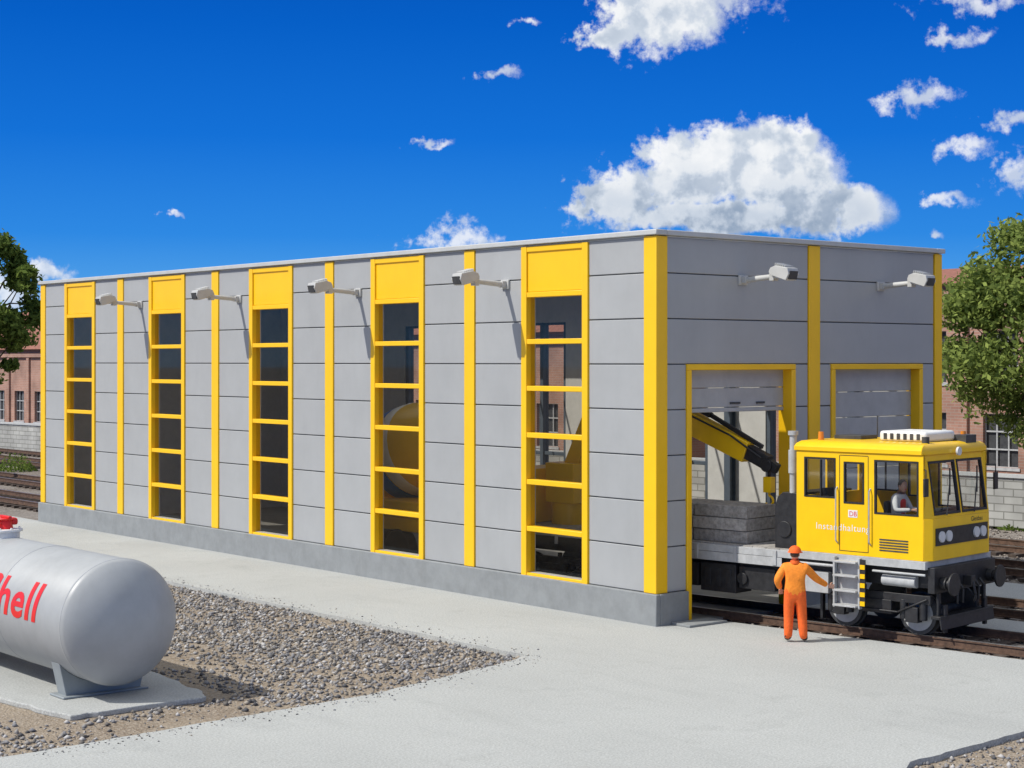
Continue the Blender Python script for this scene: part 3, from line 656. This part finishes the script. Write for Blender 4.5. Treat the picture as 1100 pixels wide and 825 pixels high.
mi.obj('mirrors','black',RV,bevel=.01)
ac=MB(); ac.box(3.35,4.35,-.55,.55,3.665,3.86); ac.obj('air_conditioning_unit','white',RV,bevel=.05)
v=MB(); 
for i in range(6): v.box(3.45+i*.14,3.52+i*.14,-.561,-.551,3.70,3.82)
v.box(2.2,2.8,-.3,.3,3.665,3.74); v.cyl((4.45,-.75,3.6),(4.45,-.75,3.78),.07,n=12); v.box(4.3,4.6,.5,.9,3.62,3.78); v.cyl((2.5,.8,3.6),(2.5,.8,4.1),.012,n=6)
v.obj('roof_vents','dark',RV,bevel=.01)
am=MB(); am.cyl((2.25,-.85,3.63),(2.25,-.85,3.82),.06,.05,14); am.cyl((4.35,.85,3.62),(4.35,.85,3.84),.06,.05,14); am.obj('beacons','amber',RV)
hr=MB()
for x in(2.84,3.56): hr.tube([(x,-hw-.005,1.75),(x,-hw-.06,1.8),(x,-hw-.06,2.75),(x,-hw-.005,2.8)],.014)
hr.obj('handrails','steel',RV)
st=MB()
for x in(2.86,3.40): st.box(x-.02,x+.02,-hw-.16,-hw-.06,.55,1.5)
for z in(.58,.86,1.14,1.40): st.box(2.88,3.38,-hw-.24,-hw-.04,z,z+.035)
st.box(2.88,3.38,-hw-.05,-hw-.04,.6,1.45)
st.obj('steps','steel',RV,bevel=.006)
hz=MB()
for i in range(5): hz.box(3.43,3.53,-hw-.165,-hw-.15,.62+i*.17,.62+i*.17+.085)
hz.obj('hazard_marks','cabyellow',RV); hz=MB(); hz.box(3.43,3.53,-hw-.15,-hw-.12,.6,1.48); hz.obj('hazard_plate','black',RV)
pipes=MB(); pipes.tube([(2.0,-hw-.02,1.30),(2.8,-hw-.02,1.30),(2.85,-hw+.1,1.1)],.03); pipes.tube([(3.6,-hw-.0,1.28),(4.7,-hw-.0,1.28)],.025); pipes.cyl((3.75,-1.05,1.12),(4.45,-1.05,1.12),.11,n=16)
pipes.box(2.05,2.6,-1.14,-.8,.75,1.15); pipes.obj('air_reservoirs','steel',RV,bevel=.01)
lo=MB()
for i in range(5): lo.box(3.75,4.35,-hw-.008,-hw+.002,1.66+i*.05,1.685+i*.05)
lo.box(2.0,2.6,-hw-.03,-hw+.0,1.40,1.46)
lo.obj('louvres','dark',RV)
textmesh('side_lettering','Instandhaltung',.18,'white',RV,lambda c,W:Vector((2.36+c.x,-hw-.004,1.98+c.y)),0,0,1.12)
textmesh('front_lettering','Gleisbau',.13,'dark',RV,lambda c,W:Vector((4.784,.35+c.x,2.17+c.y)),0)
lg=MB(); lg.box(3.08,3.28,-hw-.006,-hw-.002,2.24,2.38); lg.obj('logo_plate','white',RV)
textmesh('logo','DB',.13,'red',RV,lambda c,W:Vector((3.10+c.x,-hw-.009,2.265+c.y)),0)
ci=MB(); ci.box(x0+.06,4.7,-1.12,1.12,1.535,1.56); ci.box(4.42,4.68,-.95,.95,1.56,2.28); ci.box(4.36,4.44,-.5,.5,2.28,2.42)
ci.obj('dashboard','dark',RV,bevel=.03)
se=MB(); so_=.22
se.box(3.42+so_,3.9+so_,-.82,-.34,1.94,2.06); se.box(3.36+so_,3.46+so_,-.80,-.36,2.03,2.55); se.box(3.55+so_,3.75+so_,-.68,-.48,1.56,1.94)
se.box(2.2,2.7,-.72,-.24,1.94,2.06); se.box(2.14,2.26,-.70,-.26,2.03,2.72); se.box(2.35,2.5,-.58,-.38,1.56,1.94)
se.obj('seats','dark',RV,bevel=.04)
cb_=MB(); pr=[(1.32,0,1.5),(1.88,0,1.5),(1.88,0,2.62),(1.5,0,2.62),(1.38,0,2.52),(1.32,0,2.34)]
cb_.prism([(x,-1.05,z) for x,_,z in pr],(0,1.9,0)); cb_.cyl((1.55,-1.06,1.9),(1.55,-1.08,1.9),.16,n=20)
cb_.obj('engine_cabinet','black',RV,bevel=.04)
ex=MB(); ex.cyl((1.70,-.98,2.6),(1.70,-.98,3.74),.07,n=18); ex.cyl((1.70,-.98,3.0),(1.70,-.98,3.45),.095,n=18); ex.cyl((1.70,-.98,3.74),(1.70,-.98,3.82),.10,n=18)
ex.obj('exhaust','steel',RV)
ld=MB()
for k_ in range(3):
    for j in range(2): ld.box(-2.1+1.36*j+random.uniform(0,.03),-.77+1.36*j,-1.0+random.uniform(0,.04),.1,1.53+.25*k_,1.77+.25*k_)
ld.box(-3.3,-2.3,-.9,.8,1.53,1.9)
ld.obj('load_concrete_slabs','slabs',RV,bevel=.012)
cr=MB()
cr.cyl((-4.9,0,1.5),(-4.9,0,2.0),.45,n=24); cr.box(-5.3,-4.45,-.45,.45,2.0,2.9); cr.box(-6.4,-5.5,-.9,.9,1.53,2.75)
cr.beam((-4.9,0,2.6),(-3.9,0,4.72),.34,.42,0,.28,.34)
cr.beam((-4.05,0,4.86),(-.05,0,3.30),.30,.50,0,.28,.44)
cr.obj('crane_boom','cabyellow',RV,bevel=.02)
cr=MB(); cr.beam((-.2,0,3.38),(.45,0,3.10),.21,.30); cr.beam((.4,0,3.12),(.66,0,2.98),.15,.20); cr.beam((-2.9,0,4.78),(-1.0,0,4.04),.12,.10); cr.beam((-1.0,0,4.04),(.3,0,3.42),.07,.09)
cr.cyl((-4.6,.0,3.0),(-3.4,0,4.4),.09,n=12); cr.tube([(-3.0,-.17,4.75),(-1.6,-.17,4.1),(-.4,-.17,3.65),(.35,-.12,3.2)],.022); cr.cyl((.45,-.12,3.05),(.45,.12,3.05),.13,n=18); cr.beam((.45,0,3.05),(.46,0,2.82),.06,.06)
cr.obj('crane_extension','black',RV,bevel=.01)
hk=MB(); hk.box(.36,.56,-.08,.08,2.5,2.82)
pts=[(.46,0,2.52)]+[(.46+.10*math.sin(a),0,2.33+.10*math.cos(a)) for a in np.linspace(0,4.2,9)]
hk.tube(pts,.028); hk.obj('hook','cabyellow',RV,bevel=.02)
# ------------------------------------------------------------------ people
def skinned(name,J,B,bonemat,mats,parent,root='pelvis'):
    keys=list(J); me=bpy.data.meshes.new(name+'_sk'); me.from_pydata([J[k][0] for k in keys],[(keys.index(a),keys.index(b)) for a,b in B],[])
    o=bpy.data.objects.new('tmp',me); COL.objects.link(o)
    o.modifiers.new('s','SKIN'); sb=o.modifiers.new('u','SUBSURF'); sb.levels=2; sb.render_levels=2
    for i,k in enumerate(keys):
        r=J[k][1]; me.skin_vertices[0].data[i].radius=r if isinstance(r,tuple) else (r,r); me.skin_vertices[0].data[i].use_root=(k==root)
    bpy.context.view_layer.update()
    nm=bpy.data.meshes.new_from_object(o.evaluated_get(bpy.context.evaluated_depsgraph_get())); bpy.data.objects.remove(o)
    nm.materials.clear()
    for k in mats: nm.materials.append(M[k])
    segs=[(Vector(J[a][0]),Vector(J[b][0]),bonemat.get((a,b),0)) for a,b in B]
    for f in nm.polygons:
        c=f.center; best=(1e9,0)
        for p_,q_,m_ in segs:
            d=q_-p_; t_=max(0,min(1,(c-p_).dot(d)/d.length_squared)); dd=(c-p_-d*t_).length
            if dd<best[0]: best=(dd,m_)
        f.material_index=best[1]; f.use_smooth=True
    nm.name=name; ob=bpy.data.objects.new(name,nm); COL.objects.link(ob); ob.parent=parent; return ob
def head(parent,c,yaw,helmet=None,pitch=0):
    X=Matrix.Rotation(yaw,4,'Z')@Matrix.Rotation(pitch,4,'X'); c=Vector(c); g_=lambda x,y,z:c+X.to_3x3()@Vector((x,y,z))
    h=MB(); h.ell(c,(.076,.092,.112),20,14,0,X); h.ell(g_(0,.02,-.055),(.055,.065,.06),14,8,0,X)
    h.ell(g_(0,.098,-.012),(.013,.02,.024),8,6,0,X)
    for s_ in(-1,1): h.ell(g_(s_*.078,-.005,-.008),(.012,.02,.032),8,6,0,X)
    h.ell(g_(0,.083,-.06),(.025,.01,.007),8,5,1,X)
    for s_ in(-1,1): h.ell(g_(s_*.03,.082,.012),(.012,.008,.008),8,5,2,X); h.ell(g_(s_*.03,.089,.012),(.005,.003,.006),6,5,3,X)
    h.obj('head',['skin','red','white','hair'],parent)
    k_=MB(); k_.ell(g_(0,-.016,.022),(.083,.09,.108),18,10,0,X); k_.obj('hair','hair',parent)
    if helmet:
        q=MB(); n=24
        prof=[(0,.118),(.03,.116),(.07,.102),(.10,.074),(.118,.04),(.126,.004)]
        q.rev(g_(0,-.005,.035),X.to_3x3()@Vector((0,0,1)),prof,n); q.cyl(g_(0,0.012,.030),g_(0,.012,.042),.138,.136,24)
        q.obj('helmet',helmet,parent)
def hand(parent,wr,dirv,side,m='skin',grip=0.):
    d=Vector(dirv).normalized(); s_=Vector(side); s_=(s_-d*s_.dot(d)).normalized(); nrm=d.cross(s_); wr=Vector(wr)
    h=MB(); X=Matrix((( s_.x,d.x,nrm.x,wr.x),(s_.y,d.y,nrm.y,wr.y),(s_.z,d.z,nrm.z,wr.z),(0,0,0,1)))
    h.add([X@Vector(p_) for p_ in((-.030,-.01,-.013),(.030,-.01,-.013),(.042,.09,-.012),(-.042,.085,-.012),(-.030,-.01,.013),(.030,-.01,.013),(.042,.09,.012),(-.042,.085,.012))],[(0,3,2,1),(4,5,6,7),(0,1,5,4),(1,2,6,5),(2,3,7,6),(3,0,4,7)])
    for i,(x,l) in enumerate(((.033,.07),(.011,.08),(-.011,.073),(-.033,.055))):
        a=X@Vector((x,.085,0)); b1=X@Vector((x*1.08,.085+l*.5,-.012-grip*.02)); c1=X@Vector((x*1.08,.085+l*(.9-grip*.5),-.035-grip*.03))
        h.cyl(a,b1,.010,.009,8); h.cyl(b1,c1,.009,.007,8); h.ell(c1,(.007,.007,.007),6,4)
    a=X@Vector((.035,.02,0)); b1=X@Vector((.065,.055,-.012)); c1=X@Vector((.070,.088,-.028)); h.cyl(a,b1,.013,.011,8); h.cyl(b1,c1,.011,.008,8)
    h.obj('hand',m,parent,bevel=.006)
def person(name,loc,rz,J,jm,hm,bands=None):
    E=empty(name,loc,rz)
    B=[('pelvis','spine'),('spine','chest'),('chest','neck'),('chest','shL'),('shL','elL'),('elL','wrL'),('chest','shR'),('shR','elR'),('elR','wrR'),
       ('pelvis','hipL'),('hipL','knL'),('knL','anL'),('anL','toL'),('pelvis','hipR'),('hipR','knR'),('knR','anR'),('anR','toR'),('neck','skull')]
    bm_={('pelvis','hipL'):1,('hipL','knL'):1,('knL','anL'):1,('pelvis','hipR'):1,('hipR','knR'):1,('knR','anR'):1,('anL','toL'):2,('anR','toR'):2,('neck','skull'):3}
    skinned('body',J,B,bm_,jm,E); return E
J={'pelvis':((0,0,.90),(.20,.15)),'spine':((0,-.005,1.10),(.19,.145)),'chest':((0,.0,1.31),(.20,.15)),'neck':((0,.01,1.46),.07),'skull':((0,.03,1.56),.055),
'shL':((-.19,0,1.38),.095),'elL':((-.33,-.05,1.14),.078),'wrL':((-.27,.12,.97),.055),
'shR':((.19,.01,1.38),.095),'elR':((.38,.10,1.17),.075),'wrR':((.59,.22,1.03),.052),
'hipL':((-.10,0,.82),.125),'knL':((-.115,.03,.48),.098),'anL':((-.125,0,.11),.082),'toL':((-.145,.17,.05),.05),
'hipR':((.10,0,.82),.125),'knR':((.125,.04,.48),.098),'anR':((.155,.0,.11),.082),'toR':((.19,.165,.05),.05)}
mrot=math.atan2(.66,.75)-math.pi/2
mp=person('railway_worker',(.60,-3.02,.0),mrot,J,['orange','orange2','boot','skin'],None)
head(mp,(0,.035,1.62),-.25,'orange2')
hand(mp,(.625,.235,1.015),(.85,.45,-.12),(0,.2,1),grip=.6); hand(mp,(-.265,.145,.945),(.15,.5,-.85),(1,.2,0),grip=.8)
cl=MB(); cl.cyl((0,.005,1.445),(0,.012,1.505),.088,.084,18); cl.obj('collar','orange2',mp)
JD={'pelvis':((0,0,.12),(.15,.13)),'spine':((0,-.02,.32),(.14,.115)),'chest':((0,0.01,.52),(.16,.12)),'neck':((0,.04,.66),.062),'skull':((0,.07,.74),.052),
'shL':((-.17,.01,.59),.07),'elL':((-.24,.12,.36),.052),'wrL':((-.16,.36,.36),.038),
'shR':((.17,.01,.59),.07),'elR':((.27,.10,.36),.052),'wrR':((.18,.36,.38),.038),
'hipL':((-.09,.04,.10),.10),'knL':((-.13,.43,.12),.075),'anL':((-.13,.45,-.28),.055),'toL':((-.14,.60,-.36),.04),
'hipR':((.09,.04,.10),.10),'knR':((.13,.43,.12),.075),'anR':((.13,.45,-.28),.055),'toR':((.14,.60,-.36),.04)}
q=O+Fd*(3.62+so_); S_=Vector((math.cos(an),math.sin(an))); q=q+S_*(-.66)
dr_=person('train_driver',(q.x,q.y,2.04),math.pi+an,JD,['shirt','blue','boot','skin'],None)
head(dr_,(0,.085,.80),-.4,None)
hand(dr_,(-.155,.385,.365),(.1,1,0),(1,0,.3),grip=.5); hand(dr_,(.175,.385,.385),(-.1,1,0),(-1,0,.3),grip=.5)
JV={'a':((0,-.015,.2),(.155,.135)),'b':((0,-.01,.36),(.155,.135)),'c':((0,.005,.52),(.17,.14)),'d':((0,.02,.60),(.12,.10))}
skinned('vest',JV,[('a','b'),('b','c'),('c','d')],{},['red'],dr_,'a')
# ------------------------------------------------------------------ mixer truck inside hall
MT=empty('concrete_mixer_truck',(2.4,11.3,-.02),math.radians(90))
t=MB(); t.box(-4,3.6,-1.1,1.1,1.0,1.35); t.box(-4,-.2,-1.15,1.15,1.35,1.75); t.box(2.0,3.7,-1.2,1.2,1.0,1.9)
t.box(2.0,2.1,-1.2,1.2,1.9,3.0); t.box(3.6,3.7,-1.1,1.1,1.9,2.1)
for a,b2 in((2.0,2.15),(3.5,3.7)):
    for s_ in(-1,1): t.box(a,b2,s_*1.15-.05,s_*1.15+.05,1.9,3.0)
t.box(1.95,3.7,-1.2,1.2,3.0,3.15); t.obj('cab_and_chassis','cabyellow',MT,bevel=.03)
t=MB(); ax=Vector((-1,0,.32)); t.rev((1.6,0,2.35),ax,[(0,.5),(.4,.95),(1.3,1.2),(2.3,1.15),(3.6,.7),(4.2,.45),(4.25,.3)],40); t.obj('drum','cabyellow',MT)
t=MB(); t.rev((1.6,0,2.35),ax,[(1.35,1.205),(1.4,1.215),(1.75,1.212),(1.8,1.2)],40,0); t.rev((1.6,0,2.35),ax,[(1.85,1.19),(1.88,1.205),(2.2,1.18),(2.25,1.15)],40,1); t.obj('drum_stripes',['blue','white'],MT)
t=MB()
for x in(2.8,-.9,-2.4):
    for s_ in(-1,1): t.cyl((x,s_*.85,.52),(x,s_*1.15,.52),.52,n=28)
t.obj('tyres','rubber',MT,bevel=.04)
t=MB(); t.box(-3.9,-3.5,-.6,.6,1.7,3.0); t.box(1.5,1.9,-.6,.6,1.35,2.4); t.obj('drum_supports','steel',MT)
ws=empty('storage_shelf',(8.2,17.6,-.02)); t=MB()
for y in(-3,-1,1,3):
    for x in(0,.5): t.box(x-.03,x+.03,y-.03,y+.03,0,2.8)
for z in(.1,.9,1.7,2.5): t.box(-.03,.53,-3,3,z,z+.04)
t.obj('rack','blue',ws); t=MB()
for i in range(26): z=random.choice((.142,.942,1.742)); y=-2.9+i*.22; t.box(.05,.45,y,y+.18,z,z+random.uniform(.2,.5))
t.obj('crates','slabs',ws)
# ------------------------------------------------------------------ stone wall & brick buildings
Wl=MB(); a=Vector((25.5,-30,0)); b=Vector((16.2,76,0)); d=(b-a).normalized(); nn=Vector((d.y,-d.x,0))
Wl.prism([a,b,b+nn*.3,a+nn*.3],(0,0,1.55)); wlo=Wl.obj('stone_wall','stonewall',smooth=False)
Wl=MB(); Wl.prism([a-nn*.06+Vector((0,0,1.552)),b-nn*.06+Vector((0,0,1.552)),b+nn*.36+Vector((0,0,1.552)),a+nn*.36+Vector((0,0,1.552))],(0,0,.1)); Wl.obj('coping','cap',wlo,smooth=False)
def brick_building(name,x,y0,y1,h,bay=3.2,depth=12,rh=3):
    E=empty(name,(x,y0,0)); Lb=y1-y0; n=int(Lb/bay); bay=Lb/n
    holes=[]
    for i in range(n):
        u=i*bay+bay*.26; zz=1.0
        while zz+2.1<h-.6: holes.append((u,u+bay*.48,zz,zz+2.1)); zz+=3.3
    m=MB(); m.grid((0,0,0),(0,1,0),(0,0,1),(.35,0,0),[0,Lb],[0,h],holes); m.box(.36,depth,0,.35,0,h); m.box(.36,depth,Lb-.35,Lb,0,h); m.box(depth-.3,depth,.36,Lb-.36,0,h)
    for i in range(n+1):
        u=min(max(i*bay,.2),Lb-.2); m.box(-.14,-.002,u-.2,u+.2,0,h-.56)
    m.box(-.18,-.003,0,Lb,h-.55,h-.3)
    m.obj('brick_walls','brick',E,smooth=False)
    g2=MB(); g2.box(.25,.27,.4,Lb-.4,.5,h-.4); g2.obj('window_panes','dark',E,smooth=False)
    fr=MB()
    for (u0,u1,v0,v1) in holes:
        for k_ in range(4): u=u0+(u1-u0)*k_/3; fr.box(.16,.22,u-.03,u+.03,v0,v1)
        for k_ in range(4): v=v0+(v1-v0)*k_/3; fr.box(.15,.21,u0,u1,v-.03,v+.03)
        fr.box(-.05,.12,u0-.1,u1+.1,v0-.12,v0-.002)
    fr.obj('window_bars','steel',E,smooth=False)
    rr=MB(); rr.prism([(-.4,-.3,h),(depth/2,-.3,h+rh),(depth+.4,-.3,h)],(0,Lb+.6,0)); rr.obj('tiled_roof','roof',E,smooth=False)
brick_building('brick_building',34,-30,27,8.3,rh=1.0)
brick_building('brick_building',31,34,64,6.6,rh=2.6)
brick_building('brick_building',26,68,108,6.0,rh=3.0)
brick_building('brick_building',22,112,170,5.0,rh=3.0)
# ------------------------------------------------------------------ trees
def tree(name,loc,z0,z1,r,nl,lf,seed,lm='leaf',ncl=60):
    rd=random.Random(seed); E=empty(name,loc); b=MB(); cz=(z0+z1)/2; rz=(z1-z0)/2
    pts=[(0,0,-.1)]
    for i in range(1,6): pts.append((rd.uniform(-.12,.12)*i*.6,rd.uniform(-.12,.12)*i*.6,(z0+rz*.9)*i/5))
    R0=.045*(z1)**.9*.6
    for i in range(5): b.cyl(pts[i],pts[i+1],R0*(1-.15*i),R0*(1-.15*(i+1)),10)
    cl=[]
    for i in range(ncl):
        while True:
            p_=Vector((rd.uniform(-1,1),rd.uniform(-1,1),rd.uniform(-1,1)))
            if .25<p_.length<1: break
        p_=p_.normalized()*(p_.length**.5)
        taper=1-.25*max(0,p_.z)
        c_=Vector((p_.x*r*taper*rd.uniform(.8,1.08),p_.y*r*taper*rd.uniform(.8,1.08),cz+p_.z*rz*.88)); cl.append((c_,rd.uniform(.28,.60)*r*.5))
        if i<34:
            s0=Vector(pts[rd.randint(3,5)]); mid=s0.lerp(c_,.5)+Vector((rd.uniform(-.15,.15),rd.uniform(-.15,.15),rd.uniform(0,.3)))
            b.cyl(s0,mid,R0*.3,R0*.16,6); b.cyl(mid,c_,R0*.16,R0*.05,6)
    b.obj('trunk_and_limbs','bark',E)
    V=[];F_=[]
    for i in range(nl):
        c_,cr_=cl[rd.randrange(len(cl))]
        o_=Vector((rd.gauss(0,1),rd.gauss(0,1),rd.gauss(0,1))).normalized()*(rd.random()**.45)*rd.uniform(.8,1.15)
        p_=c_+Vector((o_.x*cr_,o_.y*cr_,o_.z*cr_*.75)); nrm=Vector((rd.gauss(0,1),rd.gauss(0,1),rd.gauss(.6,1))).normalized(); t_=nrm.orthogonal().normalized(); t_=Matrix.Rotation(rd.uniform(0,6.28),3,nrm)@t_; u_=nrm.cross(t_); s=lf*rd.uniform(.6,1.3); k=len(V)
        V+= [p_-t_*s,p_+u_*s*.5,p_+t_*s,p_-u_*s*.5]; F_.append((k,k+1,k+2,k+3))
    me=bpy.data.meshes.new('leaves'); me.from_pydata(V,[],F_); me.materials.append(M[lm]); o=bpy.data.objects.new('leaves',me); COL.objects.link(o); o.parent=E
tree('deciduous_tree',(27.5,8.9,0),1.9,10.4,3.7,30000,.12,3,'leaf',95)
tree('deciduous_tree',(6.5,49.1,0),4.0,11.3,2.8,16000,.15,5,'leaf2',70)
tree('deciduous_tree',(31,2.0,0),2.5,9.0,2.6,6000,.14,8)
tree('deciduous_tree',(16,78,0),1.0,7.5,3.2,5000,.2,11,'leaf2')
def bush(name,loc,r,h,n,seed):
    rd=random.Random(seed); V=[];F_=[]
    for i in range(n):
        a_=rd.uniform(0,6.28); q_=rd.random()**.5*r; z=h*(1-(q_/r)**2)*rd.random()+.02
        p_=Vector((math.cos(a_)*q_,math.sin(a_)*q_,z)); nrm=Vector((rd.gauss(0,1),rd.gauss(0,1),rd.gauss(0,1))).normalized(); t_=nrm.orthogonal().normalized(); u_=nrm.cross(t_); s=.07*rd.uniform(.6,1.3); k=len(V)
        V+=[p_-t_*s,p_+u_*s*.5,p_+t_*s,p_-u_*s*.5]; F_.append((k,k+1,k+2,k+3))
    me=bpy.data.meshes.new(name); me.from_pydata(V,[],F_); me.materials.append(M['leaf2']); o=bpy.data.objects.new(name,me); COL.objects.link(o); o.location=loc
for i,(x,y,r_,h_) in enumerate(((10.3,54,1.0,.9),(13.5,66,1.2,1.1),(22.9,7,.8,.5),(23.2,2,.6,.4),(23.8,-3,.9,.6),(21.5,14,.7,.5))): bush('bush',(x,y,-.09),r_,h_,900,20+i)
for (x,y) in((10.2,60),(15.2,95)):
    E=empty('catenary_mast',(x,y,0)); t=MB(); t.box(-.12,-.08,-.12,.12,0,8); t.box(.08,.12,-.12,.12,0,8)
    for i in range(16): t.beam((-.1,0,.5*i),(.1,0,.5*i+.5),.03,.03)
    t.beam((0,0,7.2),(-3,0,7.4),.06,.06); t.beam((0,0,6.2),(-2.6,0,7.1),.04,.04); t.obj('mast','dark',E,smooth=False)
print('DONE')
